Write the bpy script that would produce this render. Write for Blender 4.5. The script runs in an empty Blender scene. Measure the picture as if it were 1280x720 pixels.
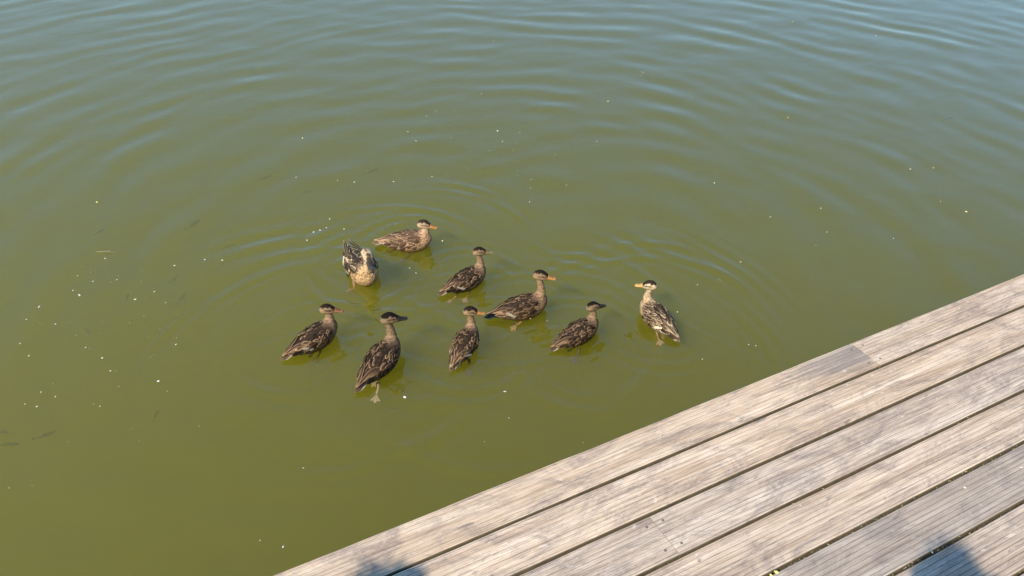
import bpy, bmesh, math, random
import numpy as np
from mathutils import Vector, Matrix, noise as mnoise

# ------------------------------------------------------------------ camera
sc = bpy.context.scene
R = math.radians
CAM_H, DOCK_Z = 2.90, 1.15
cam_data = bpy.data.cameras.new('camera')
cam = bpy.data.objects.new('camera', cam_data)
sc.collection.objects.link(cam)
cam_data.sensor_width = 36.0
cam_data.lens = 36.0 * 1060 / 1280
cam_data.clip_start = 0.05
cam_data.clip_end = 2000
cam.location = (0, 0, CAM_H)
cam.rotation_euler = (Matrix.Rotation(R(90 - 36.267), 3, 'X') @ Matrix.Rotation(R(0.915), 3, 'Z')).to_euler()
sc.camera = cam

# ------------------------------------------------------------------ sky, sun, exposure
SUN_EL = 42.0
SUN_TRAVEL = Vector((0.55, 0.835, 0)).normalized()          # the way shadows fall on the ground
world = bpy.data.worlds.new('World')
sc.world = world
world.use_nodes = True
wn = world.node_tree
sky = wn.nodes.new('ShaderNodeTexSky')
sky.sky_type = 'NISHITA'
sky.sun_disc = False
sky.sun_elevation = R(SUN_EL)
sky.sun_rotation = math.atan2(-SUN_TRAVEL.x, -SUN_TRAVEL.y)
sky.air_density = 1.7
sky.dust_density = 0.0
sky.ozone_density = 10.0
bg = wn.nodes['Background']
bg.inputs['Strength'].default_value = 0.15
wn.links.new(sky.outputs[0], bg.inputs['Color'])

sun_data = bpy.data.lights.new('sun', 'SUN')
sun_data.energy = 4.1
sun_data.angle = R(0.53)
sun_data.color = (1.0, 0.90, 0.75)
sun = bpy.data.objects.new('sun', sun_data)
sc.collection.objects.link(sun)
travel = Vector((SUN_TRAVEL.x * math.cos(R(SUN_EL)), SUN_TRAVEL.y * math.cos(R(SUN_EL)), -math.sin(R(SUN_EL))))
sun.rotation_euler = travel.to_track_quat('-Z', 'Y').to_euler()
sun.location = (-6, -9, 10)

sc.view_settings.view_transform = 'Standard'
sc.view_settings.look = 'None'
sc.view_settings.exposure = 0.70
sc.view_settings.gamma = 1.0
sc.view_settings.use_curve_mapping = False
sc.render.engine = 'CYCLES'
cy = sc.cycles
cy.use_denoising = True
cy.max_bounces = 8
cy.diffuse_bounces = 3
cy.glossy_bounces = 3
cy.transmission_bounces = 4
cy.volume_bounces = 5
cy.transparent_max_bounces = 12
cy.caustics_reflective = False
cy.caustics_refractive = False
cy.sample_clamp_indirect = 6

# ------------------------------------------------------------------ helpers
COL = sc.collection
rng = random.Random(7)


def thing(name, label, cat, loc=(0, 0, 0), rz=0.0, group=None):
    o = bpy.data.objects.new(name, None)
    o.empty_display_size = 0.1
    COL.objects.link(o)
    o.location = loc
    o.rotation_euler = (0, 0, rz)
    tag(o, label, cat, group)
    return o


def tag(o, label=None, cat=None, group=None, kind=None):
    if label: o['label'] = label
    if cat: o['category'] = cat
    if group: o['group'] = group
    if kind: o['kind'] = kind
    return o


def link(name, me, mat=None, parent=None):
    o = bpy.data.objects.new(name, me)
    COL.objects.link(o)
    if mat is not None:
        me.materials.append(mat)
    if parent is not None:
        o.parent = parent
    return o


def mesh(name, verts, faces, smooth=True, cols=None):
    me = bpy.data.meshes.new(name)
    me.from_pydata([tuple(map(float, v)) for v in verts], [], faces)
    if smooth:
        me.polygons.foreach_set('use_smooth', [True] * len(me.polygons))
    if cols is not None:
        setcol(me, cols)
    me.update()
    return me


def setcol(me, cols):
    a = me.color_attributes.new('Col', 'FLOAT_COLOR', 'POINT')
    c = np.ones((len(me.vertices), 4), np.float32)
    cols = np.asarray(cols, np.float32)
    c[:, :cols.shape[1]] = cols
    a.data.foreach_set('color', c.ravel())


def loft(rings):
    """rings: list of lists of points (same length); closed, capped"""
    n = len(rings[0])
    vs = [p for r in rings for p in r]
    fs = []
    for i in range(len(rings) - 1):
        for j in range(n):
            k = (j + 1) % n
            fs.append((i * n + j, i * n + k, (i + 1) * n + k, (i + 1) * n + j))
    fs.append(tuple(range(n))[::-1])
    fs.append(tuple((len(rings) - 1) * n + j for j in range(n)))
    return vs, fs


def tube(pts, rads, n=10):
    rings = []
    pts = [Vector(p) for p in pts]
    ref = Vector((0.31, 0.9, 0.2))
    for i, p in enumerate(pts):
        d = (pts[min(i + 1, len(pts) - 1)] - pts[max(i - 1, 0)]).normalized()
        a = d.cross(ref).normalized()
        b = d.cross(a).normalized()
        rings.append([p + (a * math.cos(2 * math.pi * j / n) + b * math.sin(2 * math.pi * j / n)) * rads[i] for j in range(n)])
    return loft(rings)


def join(*parts):
    V, F = [], []
    for v, f in parts:
        o = len(V)
        V += list(v)
        F += [tuple(i + o for i in q) for q in f]
    return V, F


def fix_normals(me):
    bm = bmesh.new()
    bm.from_mesh(me)
    bmesh.ops.recalc_face_normals(bm, faces=bm.faces)
    bm.to_mesh(me)
    bm.free()


def smoothstep(a, b, x):
    t = np.clip((x - a) / (b - a), 0, 1)
    return t * t * (3 - 2 * t)


class N:
    """tiny node-tree helper"""

    def __init__(self, name):
        self.m = bpy.data.materials.new(name)
        self.m.use_nodes = True
        self.t = self.m.node_tree
        self.t.nodes.clear()
        self.out = self.t.nodes.new('ShaderNodeOutputMaterial')

    def n(self, kind, **kw):
        nd = self.t.nodes.new('ShaderNode' + kind)
        ins = kw.pop('ins', {})
        for k, v in kw.items():
            setattr(nd, k, v)
        for k, v in ins.items():
            if isinstance(v, bpy.types.NodeSocket):
                self.t.links.new(v, nd.inputs[k])
            else:
                nd.inputs[k].default_value = v
        return nd

    def link(self, a, b):
        self.t.links.new(a, b)

    def ramp(self, fac, stops):
        nd = self.n('ValToRGB', ins={'Fac': fac})
        el = nd.color_ramp.elements
        while len(el) < len(stops):
            el.new(0.5)
        for e, (p, c) in zip(el, stops):
            e.position = p
            e.color = c if len(c) == 4 else (*c, 1)
        return nd.outputs['Color']

    def mix(self, fac, a, b, blend='MIX'):
        nd = self.n('Mix', data_type='RGBA', blend_type=blend)
        for sock, v in ((nd.inputs['Factor'], fac), (nd.inputs['A'], a), (nd.inputs['B'], b)):
            sk = sock
            if sock.name in ('A', 'B'):
                sk = [s for s in nd.inputs if s.name == sock.name and s.type == 'RGBA'][0]
            elif sock.name == 'Factor':
                sk = nd.inputs[0]
            if isinstance(v, bpy.types.NodeSocket):
                self.link(v, sk)
            else:
                sk.default_value = v if not isinstance(v, tuple) or len(v) == 4 else (*v, 1)
        return [s for s in nd.outputs if s.type == 'RGBA'][0]

    def math(self, op, a, b=0.0, clamp=False):
        nd = self.n('Math', operation=op, use_clamp=clamp)
        for i, v in enumerate((a, b)):
            if isinstance(v, bpy.types.NodeSocket):
                self.link(v, nd.inputs[i])
            else:
                nd.inputs[i].default_value = v
        return nd.outputs[0]


def plain(name, col, rough=0.7, spec=0.3, var=0.25, scale=60):
    m = N(name)
    tc = m.n('TexCoord').outputs['Object']
    nz = m.n('TexNoise', ins={'Vector': tc, 'Scale': scale, 'Detail': 4.0}).outputs['Fac']
    c = m.mix(nz, tuple(x * (1 - var) for x in col), tuple(min(1, x * (1 + var)) for x in col))
    b = m.n('BsdfPrincipled', ins={'Base Color': c, 'Roughness': rough, 'Specular IOR Level': spec})
    m.link(b.outputs[0], m.out.inputs['Surface'])
    return m.m

# ------------------------------------------------------------------ ducks: where each one floats (used by the waves too)
# x, y = breast on the water plane, heading, body length, head yaw (world), neck lift, palette, bill, foot on the water side
DUCKS = [
    dict(b=(-0.512, 4.387), t=(-0.861, 4.377), yaw=-5, lift=-0.042, pal='tan', bill='orange', foot=(-0.778, 4.405)),
    dict(b=(-0.815, 3.955), t=(-1.012, 4.29), yaw=-66, lift=-0.006, pal='hen', bill='dark', foot=(-0.925, 4.02), pitch=5, nod=10, size=1.13),
    dict(b=(-0.170, 4.062), t=(-0.416, 3.858), yaw=14, lift=0.012, pal='brown', bill='olive', foot=(-0.342, 3.92)),
    dict(b=(0.184, 3.776), t=(-0.146, 3.652), yaw=-4, lift=0.030, pal='brown', bill='orange', foot=(0.026, 3.693)),
    dict(b=(0.452, 3.590), t=(0.209, 3.390), yaw=25, lift=-0.012, pal='dark', bill='black', foot=(0.343, 3.423)),
    dict(b=(-0.205, 3.518), t=(-0.304, 3.214), yaw=4, lift=0.006, pal='brown', bill='orange', foot=(-0.219, 3.314)),
    dict(b=(-0.604, 3.389), t=(-0.767, 3.028), yaw=18, lift=0.022, pal='dark', bill='black', foot=(-0.677, 3.122)),
    dict(b=(-0.947, 3.533), t=(-1.175, 3.280), yaw=6, lift=-0.022, pal='brown', bill='rust', foot=(-1.050, 3.434)),
    dict(b=(0.737, 3.769), t=(0.894, 3.479), yaw=163, lift=0.004, pal='pale', bill='yellow', foot=(0.812, 3.587)),
]
for d in DUCKS:
    v = Vector((d['b'][0] - d['t'][0], d['b'][1] - d['t'][1]))
    d['dir'] = v.normalized()
    d['scale'] = min(1.09, max(0.93, v.length / 0.345))
    d['scale'] = d.get('size', d['scale'])
    d['loc'] = Vector(d['b']) - d['dir'] * 0.13 * d['scale']

# ------------------------------------------------------------------ pond water: a closed body with a rippled top sheet
def axis(lo, hi, step, far):
    mid = list(np.arange(lo, hi + 1e-6, step))
    a, s, L = lo, step, []
    while a > -far:
        s *= 1.35
        a -= s
        L.append(a)
    b, s, U = mid[-1], step, []
    while b < far:
        s *= 1.35
        b += s
        U.append(b)
    return np.array(L[::-1] + mid + U)


def water_height(X, Y):
    r_ = np.random.RandomState(11)
    X0, Y0 = X, Y
    X = X0 + 0.08 * np.sin(1.7 * Y0 + 0.9 * X0) + 0.03 * np.sin(4.1 * X0 - 2.3 * Y0 + 1) + 0.012 * np.sin(9.0 * X0 + 5.0 * Y0)
    Y = Y0 + 0.08 * np.sin(1.9 * X0 - 0.8 * Y0 + 2) + 0.03 * np.sin(3.7 * Y0 + 3.1 * X0) + 0.012 * np.sin(8.0 * Y0 - 6.0 * X0)
    Hh = np.zeros_like(X)
    # long rings spreading out from the flock
    for i in range(22):
        cx, cyy = -0.2 + r_.normal(0, 0.8), 3.75 + r_.normal(0, 0.45)
        lam = r_.uniform(0.20, 0.46)
        dx, dy = X - cx, Y - cyy
        r = np.sqrt(dx * dx + dy * dy) + 0.05
        th = np.arctan2(dy, dx)
        env = 1.0
        for m in (1, 2, 3, 5):
            env = env + 0.55 * np.sin(m * th + r_.uniform(0, 6.28) + 0.35 * r)
        env = np.clip(env, 0, 2.2)
        slope = 0.024 * WAVE
        A = slope * lam / 6.283
        rise = 0.25 + 0.75 * smoothstep(0.4, 2.4, r)
        Hh += A * env * rise / np.sqrt(1 + 0.12 * r) * np.cos(6.283 * r / lam + r_.uniform(0, 6.28) + 0.5 * np.sin(3 * th + r))
    X, Y = X0 + 0.25 * (X - X0), Y0 + 0.25 * (Y - Y0)
    # wavelets near each duck: short arcs of a few crests
    near = []
    for d in DUCKS:
        c = d['loc']
        for k in range(6):
            near.append((c.x + r_.normal(0, 0.10), c.y + r_.normal(0, 0.10), r_.uniform(0.20, 0.80), r_.uniform(0.05, 0.11),
                         r_.uniform(0, 6.28), r_.uniform(0.35, 0.9), r_.uniform(0.07, 0.16)))
        near.append((c.x, c.y, 0.15, 0.10, 0.0, 9.0, 0.055))
        near.append((c.x, c.y, 0.34, 0.10, r_.uniform(0, 6.28), 2.0, 0.09))
    # the crests drawn out left of the hen and right of the flock
    near += [(-1.0, 3.3, 1.20, 0.22, 2.02, 0.24, 0.16), (-0.1, 3.4, 1.45, 0.30, 2.35, 0.12, 0.12),
             (-0.2, 3.4, 1.36, 0.20, 0.80, 0.16, 0.14), (0.1, 3.4, 1.5, 0.15, 0.6, 0.3, 0.10), (0.2, 3.2, 1.2, 0.12, 0.25, 0.35, 0.09)]
    for cx, cyy, r0, wd, t0, tw, lam in near:
        dx, dy = X - cx, Y - cyy
        r = np.sqrt(dx * dx + dy * dy)
        th = np.arctan2(dy, dx)
        dt = np.arctan2(np.sin(th - t0), np.cos(th - t0))
        env = np.exp(-((r - r0) / wd) ** 2 - (dt / tw) ** 2)
        Hh += NEAR * 0.055 * lam / 6.283 * env * np.cos(6.283 * (r - r0) / lam)
    # trailing V wakes
    for d in DUCKS:
        c, u = d['loc'], d['dir']
        dx, dy = X - c.x, Y - c.y
        a = -(dx * u.x + dy * u.y)
        s = np.abs(-dx * u.y + dy * u.x)
        arm = s - 0.07 - 0.36 * (a + 0.12)
        env = np.exp(-(arm / 0.06) ** 2) * smoothstep(-0.15, 0.0, a) * np.exp(-np.clip(a, 0, 9) / 0.35)
        Hh += NEAR * 0.0011 * env * np.cos(6.283 * arm / 0.075)
    # slight disorder everywhere
    for i in range(34):
        lam = r_.uniform(0.07, 0.8)
        t = r_.uniform(0, 6.283)
        k = 6.283 / lam
        q = 0.5 + 0.5 * np.sin(X * r_.uniform(-1.5, 1.5) + Y * r_.uniform(-1.5, 1.5) + r_.uniform(0, 6.28))
        Hh += 0.0055 * lam / 6.283 * q * np.sin(k * (X * math.cos(t) + Y * math.sin(t)) + r_.uniform(0, 6.28))
    fade = smoothstep(1.0, 2.2, Y)           # calmer in the lee of the dock
    fade = 0.45 + 0.55 * fade
    edge = smoothstep(40, 8, np.abs(X)) * smoothstep(45, 12, np.abs(Y - 5))
    return Hh * fade * edge


WAVE, NEAR = 0.30, 3.1
xs, ys = axis(-6.6, 6.6, 0.021, 420), axis(0.9, 10.4, 0.021, 420)
nx, ny = len(xs), len(ys)
X, Y = np.meshgrid(xs, ys)
Z = water_height(X, Y)
top = np.stack([X, Y, Z], -1).reshape(-1, 3)
bot = np.array([[xs[0], ys[0], -3], [xs[-1], ys[0], -3], [xs[-1], ys[-1], -3], [xs[0], ys[-1], -3]])
V = np.concatenate([top, bot]).astype(np.float32)
idx = np.arange(nx * ny).reshape(ny, nx)
quads = np.stack([idx[:-1, :-1], idx[:-1, 1:], idx[1:, 1:], idx[1:, :-1]], -1).reshape(-1, 4)
b0 = nx * ny
sides = [list(idx[0, ::-1]) + [b0, b0 + 1], list(idx[::-1, -1]) + [b0 + 1, b0 + 2],
         list(idx[-1, :]) + [b0 + 2, b0 + 3], list(idx[:, 0]) + [b0 + 3, b0], [b0 + 3, b0 + 2, b0 + 1, b0]]
loops = np.concatenate([quads.ravel()] + [np.array(s) for s in sides]).astype(np.int32)
tot = np.concatenate([np.full(len(quads), 4), [len(s) for s in sides]]).astype(np.int32)
start = np.concatenate([[0], np.cumsum(tot)[:-1]]).astype(np.int32)
wm = bpy.data.meshes.new('pond_water')
wm.vertices.add(len(V)); wm.vertices.foreach_set('co', V.ravel())
wm.loops.add(len(loops)); wm.loops.foreach_set('vertex_index', loops)
wm.polygons.add(len(tot)); wm.polygons.foreach_set('loop_start', start)
sm = np.zeros(len(tot), bool); sm[:len(quads)] = True
wm.polygons.foreach_set('use_smooth', sm)
wm.update(calc_edges=True)
wm.validate()

m = N('murky_pond_water')
tc = m.n('TexCoord').outputs['Object']
n1 = m.n('TexNoise', ins={'Vector': tc, 'Scale': 9.0, 'Detail': 3.0, 'Roughness': 0.55}).outputs['Fac']
bp = m.n('Bump', ins={'Height': n1, 'Strength': 0.05, 'Distance': 0.02})
geo = m.n('NewGeometry')
ior = m.math('SUBTRACT', 1.5, m.math('MULTIPLY', geo.outputs['Backfacing'], 1.5 - 1 / 1.5))
fr = m.n('Fresnel', ins={'IOR': ior, 'Normal': bp.outputs[0]})
gl = m.n('BsdfGlossy', ins={'Roughness': 0.04, 'Normal': bp.outputs[0], 'Color': (1, 1, 1, 1)})
# stands in for refraction: see-through colour painted dimmer at slanting views, darkening far water
lw = m.n('LayerWeight', ins={'Blend': 0.5}).outputs['Facing']
tr = m.n('BsdfTransparent', ins={'Color': m.ramp(lw, [(0.15, (1.0,) * 3), (0.45, (0.88,) * 3), (0.72, (0.62,) * 3), (1.0, (0.45,) * 3)])})
mx = m.n('MixShader', ins={0: fr.outputs[0], 1: tr.outputs[0], 2: gl.outputs[0]})
m.link(mx.outputs[0], m.out.inputs['Surface'])
pv = m.n('VolumePrincipled', ins={'Color': (0.665, 0.622, 0.09, 1), 'Density': 3.0, 'Anisotropy': 0.35})
m.link(pv.outputs[0], m.out.inputs['Volume'])
water = link('pond_water', wm, m.m)
tag(water, 'murky olive green pond water with soft rings of ripples', None, None, 'structure')

bed_m = plain('pond_mud', (0.06, 0.055, 0.025), 0.9, 0.1, 0.4, 3)
bed = link('lake_bed', mesh('lake_bed', [(-410, -410, -2.6), (410, -410, -2.6), (410, 410, -2.6), (-410, 410, -2.6)], [(0, 1, 2, 3)]), bed_m)
tag(bed, 'dark mud bed under the pond', None, None, 'structure')

# ------------------------------------------------------------------ wooden dock
YAW = R(61.525)
DOCK_RZ = math.atan2(math.cos(YAW), math.sin(YAW))
dock = thing('wooden_dock', 'weathered grooved timber dock in the lower right corner beside the pond', 'dock', (0, 0, DOCK_Z), DOCK_RZ)
PITCH, GAP, GAP1, EDGE = 0.1389, 0.0080, 1.2087, 1.3341
TH = 0.034


def wood(name, stain=None, tone=0.0):
    m = N(name)
    tco = m.n('TexCoord').outputs['Object']
    rnd = m.n('ObjectInfo').outputs['Random']
    off = m.n('CombineXYZ', ins={0: m.math('MULTIPLY', rnd, 37.0), 1: m.math('MULTIPLY', rnd, 11.3), 2: m.math('MULTIPLY', rnd, 5.7)}).outputs[0]
    p = m.n('VectorMath', operation='ADD', ins={0: tco, 1: off}).outputs[0]

    def nz(sx, sy, det=5.0, rough=0.6, dist=0.0, scale=1.0):
        mp = m.n('Mapping', ins={'Vector': p, 'Scale': (sx, sy, 4)}).outputs[0]
        return m.n('TexNoise', ins={'Vector': mp, 'Scale': scale, 'Detail': det, 'Roughness': rough, 'Distortion': dist}).outputs['Fac']
    grain = nz(2.6, 150, 7, 0.72, 0.5)
    fibre = nz(9, 380, 5, 0.7, 0.3)
    streak = nz(1.6, 26, 5, 0.62, 0.9)
    blotch = nz(5.5, 13, 8, 0.74, 1.2)
    speck = nz(60, 140, 3, 0.7)
    base = m.ramp(streak, [(0.30, (0.355, 0.24, 0.150)), (0.48, (0.53, 0.39, 0.262)), (0.68, (0.69, 0.54, 0.385))])
    # silver grey, weathered patches
    g = m.ramp(blotch, [(0.45, (0, 0, 0)), (0.61, (1, 1, 1))])
    gg = m.math('MULTIPLY', g, m.ramp(speck, [(0.3, (0.35,) * 3), (0.7, (1,) * 3)]))
    c = m.mix(m.math('MULTIPLY', gg, 0.80), base, (0.22, 0.17, 0.145))
    c = m.mix(0.75, c, m.ramp(grain, [(0.28, (0.52,) * 3), (0.5, (0.97,) * 3), (0.75, (1.18,) * 3)]), 'MULTIPLY')
    c = m.mix(0.5, c, m.ramp(fibre, [(0.34, (0.36,) * 3), (0.5, (1.0,) * 3), (0.7, (1.25,) * 3)]), 'MULTIPLY')
    # small pale rubbed spots and dark pin marks
    sp2 = nz(34, 60, 2, 0.5)
    c = m.mix(m.ramp(sp2, [(0.66, (0, 0, 0)), (0.76, (0.5, 0.5, 0.5))]), c, (0.72, 0.63, 0.53))
    c = m.mix(m.ramp(nz(15, 48, 3, 0.6, 0.6), [(0.26, (0.75, 0.75, 0.75)), (0.36, (0, 0, 0))]), c, (0.17, 0.135, 0.115))
    val = m.math('ADD', 0.86 + tone, m.math('MULTIPLY', rnd, 0.22))
    hs = m.n('HueSaturation', ins={'Color': c, 'Value': val, 'Saturation': m.math('ADD', 0.80, m.math('MULTIPLY', rnd, 0.26))}).outputs[0]
    c = hs
    if stain:
        sep = m.n('SeparateXYZ', ins={0: tco})
        x, y = sep.outputs[0], sep.outputs[1]
        a = m.math('MULTIPLY', m.math('SUBTRACT', x, stain[0]), 1.0 / stain[2])
        b = m.math('MULTIPLY', m.math('SUBTRACT', y, stain[1]), 1.0 / stain[3])
        dd = m.math('SQRT', m.math('ADD', m.math('MULTIPLY', a, a), m.math('MULTIPLY', b, b)))
        dd = m.math('ADD', dd, m.math('MULTIPLY', m.math('SUBTRACT', streak, 0.5), 1.6))
        fac = m.ramp(dd, [(0.45, (stain[4],) * 3), (1.0, (0, 0, 0))])
        c = m.mix(fac, c, m.mix(speck, (0.11, 0.09, 0.075), (0.31, 0.265, 0.23)))
    h = m.math('ADD', m.math('MULTIPLY', grain, 0.6), m.math('MULTIPLY', fibre, 0.5))
    bu = m.n('Bump', ins={'Height': h, 'Strength': 0.8, 'Distance': 0.0025})
    bs = m.n('BsdfPrincipled', ins={'Base Color': c, 'Roughness': 0.82, 'Specular IOR Level': 0.25, 'Normal': bu.outputs[0]})
    m.link(bs.outputs[0], m.out.inputs['Surface'])
    return m.m


WOOD = wood('weathered_wood')
WOOD_STAIN = wood('weathered_wood_wet_end', (4.974 - 0.06, 0.022, 0.26, 0.06, 0.72))
WOOD_GREY = wood('weathered_wood_grey', (0.0, 0.0, 60.0, 60.0, 0.34), -0.05)
DARKWOOD = plain('joist_wood', (0.16, 0.12, 0.085), 0.85, 0.2, 0.4, 20)


def plank_mesh(L, W, seed, ng=10):
    """grooved deck board: x 0..L along, y -W/2..W/2 across, top at z 0"""
    g = np.random.RandomState(seed)
    prof = [(-W / 2 + 0.002, -TH), (-W / 2, -TH + 0.002), (-W / 2, -0.004), (-W / 2 + 0.0012, -0.0012), (-W / 2 + 0.004, 0)]
    for k in range(ng):
        y = -W / 2 + W * (k + 0.5 + 0.08 * g.uniform(-1, 1)) / ng
        w2 = 0.0008
        dp = g.uniform(0.0010, 0.0024)
        prof += [(y - w2 * 1.5, 0), (y - w2 * 0.5, -dp), (y + w2 * 0.5, -dp), (y + w2 * 1.5, 0)]
    prof += [(W / 2 - 0.004, 0), (W / 2 - 0.0012, -0.0012), (W / 2, -0.004), (W / 2, -TH + 0.002), (W / 2 - 0.002, -TH)]
    npf = len(prof)
    nxs = max(2, int(L / 0.09))
    P = np.array(prof)
    rings = []
    ph = g.uniform(0, 100)
    for i in range(nxs + 1):
        x = L * i / nxs
        q = P.copy()
        e0 = 0.0013 * mnoise.noise(Vector((x * 3.1, ph, 0))) + 0.0008 * mnoise.noise(Vector((x * 11, ph, 3)))
        e1 = 0.0018 * mnoise.noise(Vector((x * 3.1, ph, 9))) + 0.0016 * mnoise.noise(Vector((x * 11, ph, 5)))
        t = (q[:, 0] / W + 0.5)
        q[:, 0] += e0 * (1 - t) ** 8 + e1 * t ** 8
        q[:, 1] += 0.0012 * mnoise.noise(Vector((x * 0.9, ph, 20)))
        rings.append([(x, a, b) for a, b in q])
    v, f = loft(rings)
    me = mesh('plank', v, f, smooth=False)
    fix_normals(me)
    # slot 1: the grimy board edges and groove bottoms
    mi = np.zeros(len(me.polygons), np.int32)
    seg = np.arange(nxs * npf) % npf
    mi[:nxs * npf] = np.where((seg <= 2) | (seg >= npf - 4), 1, np.where((seg >= 5) & (seg < 5 + 4 * ng) & ((seg - 5) % 4 == 1), 2, 0))
    me.polygons.foreach_set('material_index', mi)
    return me


EDGE_DIRT = plain('grimy_board_edge', (0.15, 0.115, 0.068), 0.95, 0.05, 0.5, 40)
GROOVE_DIRT = plain('groove_dirt', (0.15, 0.115, 0.085), 0.95, 0.05, 0.5, 60)
SCREW = plain('screw_steel', (0.12, 0.11, 0.10), 0.5, 0.5, 0.2, 300)
sv, sf = [], []
for k in range(2):
    for j in range(8):
        a = j * math.pi / 4
        sv.append((0.0052 * (1 - 0.3 * k) * math.cos(a), 0.0052 * (1 - 0.3 * k) * math.sin(a), -0.003 if k == 0 else 0.0004))
sf = [(j, (j + 1) % 8, 8 + (j + 1) % 8, 8 + j) for j in range(8)] + [tuple(range(8, 16))]
SCREW_ME = mesh('screw', sv, sf, smooth=False)
SCREW_ME.materials.append(SCREW)

gr = random.Random(5)
plank_rows = []
for k in range(1, 27):
    y1 = EDGE if k == 1 else GAP1 - (k - 2) * PITCH - GAP / 2
    y0 = GAP1 - (k - 1) * PITCH + GAP / 2
    plank_rows.append((k, y0, y1))
joints = {1: [1.974], 2: [-1.4, 5.4], 3: [0.987], 4: [-1.7, 4.9], 5: [-0.9, 5.6], 6: [4.2]}
for k, y0, y1 in plank_rows:
    js = joints.get(k, [gr.choice([-1.4, 0.2, 1.6, 3.0])])
    xsj = [-3.0] + js + [7.0]
    for a, b in zip(xsj[:-1], xsj[1:]):
        a2, b2 = a + 0.0007, b - 0.0007
        me = plank_mesh(b2 - a2, y1 - y0, k * 17 + int(a * 3) + 50)
        mt = WOOD_STAIN if (k == 1 and a < 0) else (WOOD_GREY if k == 5 else WOOD)
        o = link('plank', me, mt, dock)
        me.materials.append(EDGE_DIRT)
        me.materials.append(GROOVE_DIRT)
        o.location = (a2, (y0 + y1) / 2, gr.uniform(-0.0008, 0.0008))
        for e, sgn in ((a2, 1), (b2, -1)):
            if abs(e) > 2.5 and k > 6:
                continue
            for q in (-0.3, 0.3):
                s = bpy.data.objects.new('screw', SCREW_ME)
                COL.objects.link(s)
                s.parent = o
                s.location = (e - a2 + sgn * 0.024, q * (y1 - y0), 0.0)


def box(x0, x1, y0, y1, z0, z1):
    v = [(x, y, z) for z in (z0, z1) for x, y in ((x0, y0), (x1, y0), (x1, y1), (x0, y1))]
    return v, [(3, 2, 1, 0), (4, 5, 6, 7), (0, 1, 5, 4), (1, 2, 6, 5), (2, 3, 7, 6), (3, 0, 4, 7)]


for i in range(17):
    x = -2.95 + i * 0.615
    v, f = box(x - 0.024, x + 0.024, -2.25, EDGE - 0.05, -TH - 0.152, -TH - 0.002)
    link('joist', mesh('joist', v, f, False), DARKWOOD, dock)
for yb in (EDGE - 0.30, -2.0):
    v, f = box(-3.0, 7.0, yb - 0.05, yb + 0.05, -TH - 0.354, -TH - 0.154)
    link('beam', mesh('beam', v, f, False), DARKWOOD, dock)
    for x in (-2.4, 0.0, 2.4, 4.8):
        v, f = tube([(x, yb, -3.7), (x, yb, -1.4), (x, yb, -TH - 0.356)], [0.09, 0.088, 0.085], 14)
        link('post', mesh('post', v, f), DARKWOOD, dock)

# dirt and seed fluff packed in the gaps between the boards: nobody could count it
dv, df, dc = [], [], []
g = np.random.RandomState(3)
for k in range(1, 9):
    yg = GAP1 - (k - 1) * PITCH
    depth = {1: 0.040, 2: 0.036, 3: 0.024}.get(k, 0.014)
    o = len(dv)
    nst = 620
    for i in range(nst):
        x = -1.6 + 6.4 * i / (nst - 1)
        zz = -depth - 0.006 * (0.5 + mnoise.noise(Vector((x * 14, k * 3.3, 0)))) - 0.003 * mnoise.noise(Vector((x * 70, k, 2)))
        for s in (-1, 1):
            dv.append((x, yg + s * GAP * 0.56, zz + g.uniform(-0.002, 0.002)))
            t = g.uniform(0.5, 1.2)
            dc.append((0.085 * t, 0.07 * t, 0.038 * t))
        if i:
            df.append((o + 2 * i - 2, o + 2 * i, o + 2 * i + 1, o + 2 * i - 1))
    nb = {1: 60, 2: 140, 3: 500}.get(k, 900)
    for i in range(nb):
        x = g.uniform(-1.4, 4.6)
        if g.uniform() > 0.35 + 1.1 * max(0, mnoise.noise(Vector((x * 2.3, k * 7.1, 0)))) + (0.35 if k >= 4 else 0):
            continue
        ctr = np.array([x, yg + g.uniform(-0.5, 0.5) * GAP, -depth * g.uniform(0.2, 1.0) + (0.002 if g.uniform() < .3 else 0)])
        ln = g.uniform(0.0015, 0.006) * (1 if g.uniform() < .9 else 1.8)
        a = g.uniform(0, 6.28)
        u = np.array([math.cos(a), math.sin(a) * 0.5, g.uniform(-0.3, 0.4)]) * ln
        w = np.array([-math.sin(a), math.cos(a), 0]) * g.uniform(0.0006, 0.0018)
        h = np.array([0, 0, g.uniform(0.0006, 0.0016)])
        o = len(dv)
        dv += [ctr - u, ctr + w - h, ctr + u, ctr - w - h, ctr + h]
        t = g.uniform(0.35, 1.15)
        cc = (0.40 * t, 0.33 * t, 0.15 * t) if g.uniform() < .6 else (0.12 * t, 0.11 * t, 0.045 * t)
        dc += [cc] * 5
        df += [(o, o + 1, o + 4), (o + 1, o + 2, o + 4), (o + 2, o + 3, o + 4), (o + 3, o, o + 4)]


def colmat(name, rough=0.8, spec=0.2, sub=0.0):
    m = N(name)
    at = m.n('Attribute', attribute_name='Col')
    tcc = m.n('TexCoord').outputs['Object']
    nz = m.n('TexNoise', ins={'Vector': tcc, 'Scale': 180.0, 'Detail': 3.0}).outputs['Fac']
    c = m.mix(0.6, at.outputs['Color'], m.ramp(nz, [(0.3, (0.7,) * 3), (0.7, (1.25,) * 3)]), 'MULTIPLY')
    b = m.n('BsdfPrincipled', ins={'Base Color': c, 'Roughness': rough, 'Specular IOR Level': spec})
    m.link(b.outputs[0], m.out.inputs['Surface'])
    return m.m


DEBRIS = colmat('seed_debris')
deb = link('gap_debris', mesh('gap_debris', dv, df, False, dc), DEBRIS, dock)
tag(deb, 'dry seed fluff and dirt packed in the gaps between the boards', None, None, 'stuff')

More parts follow.
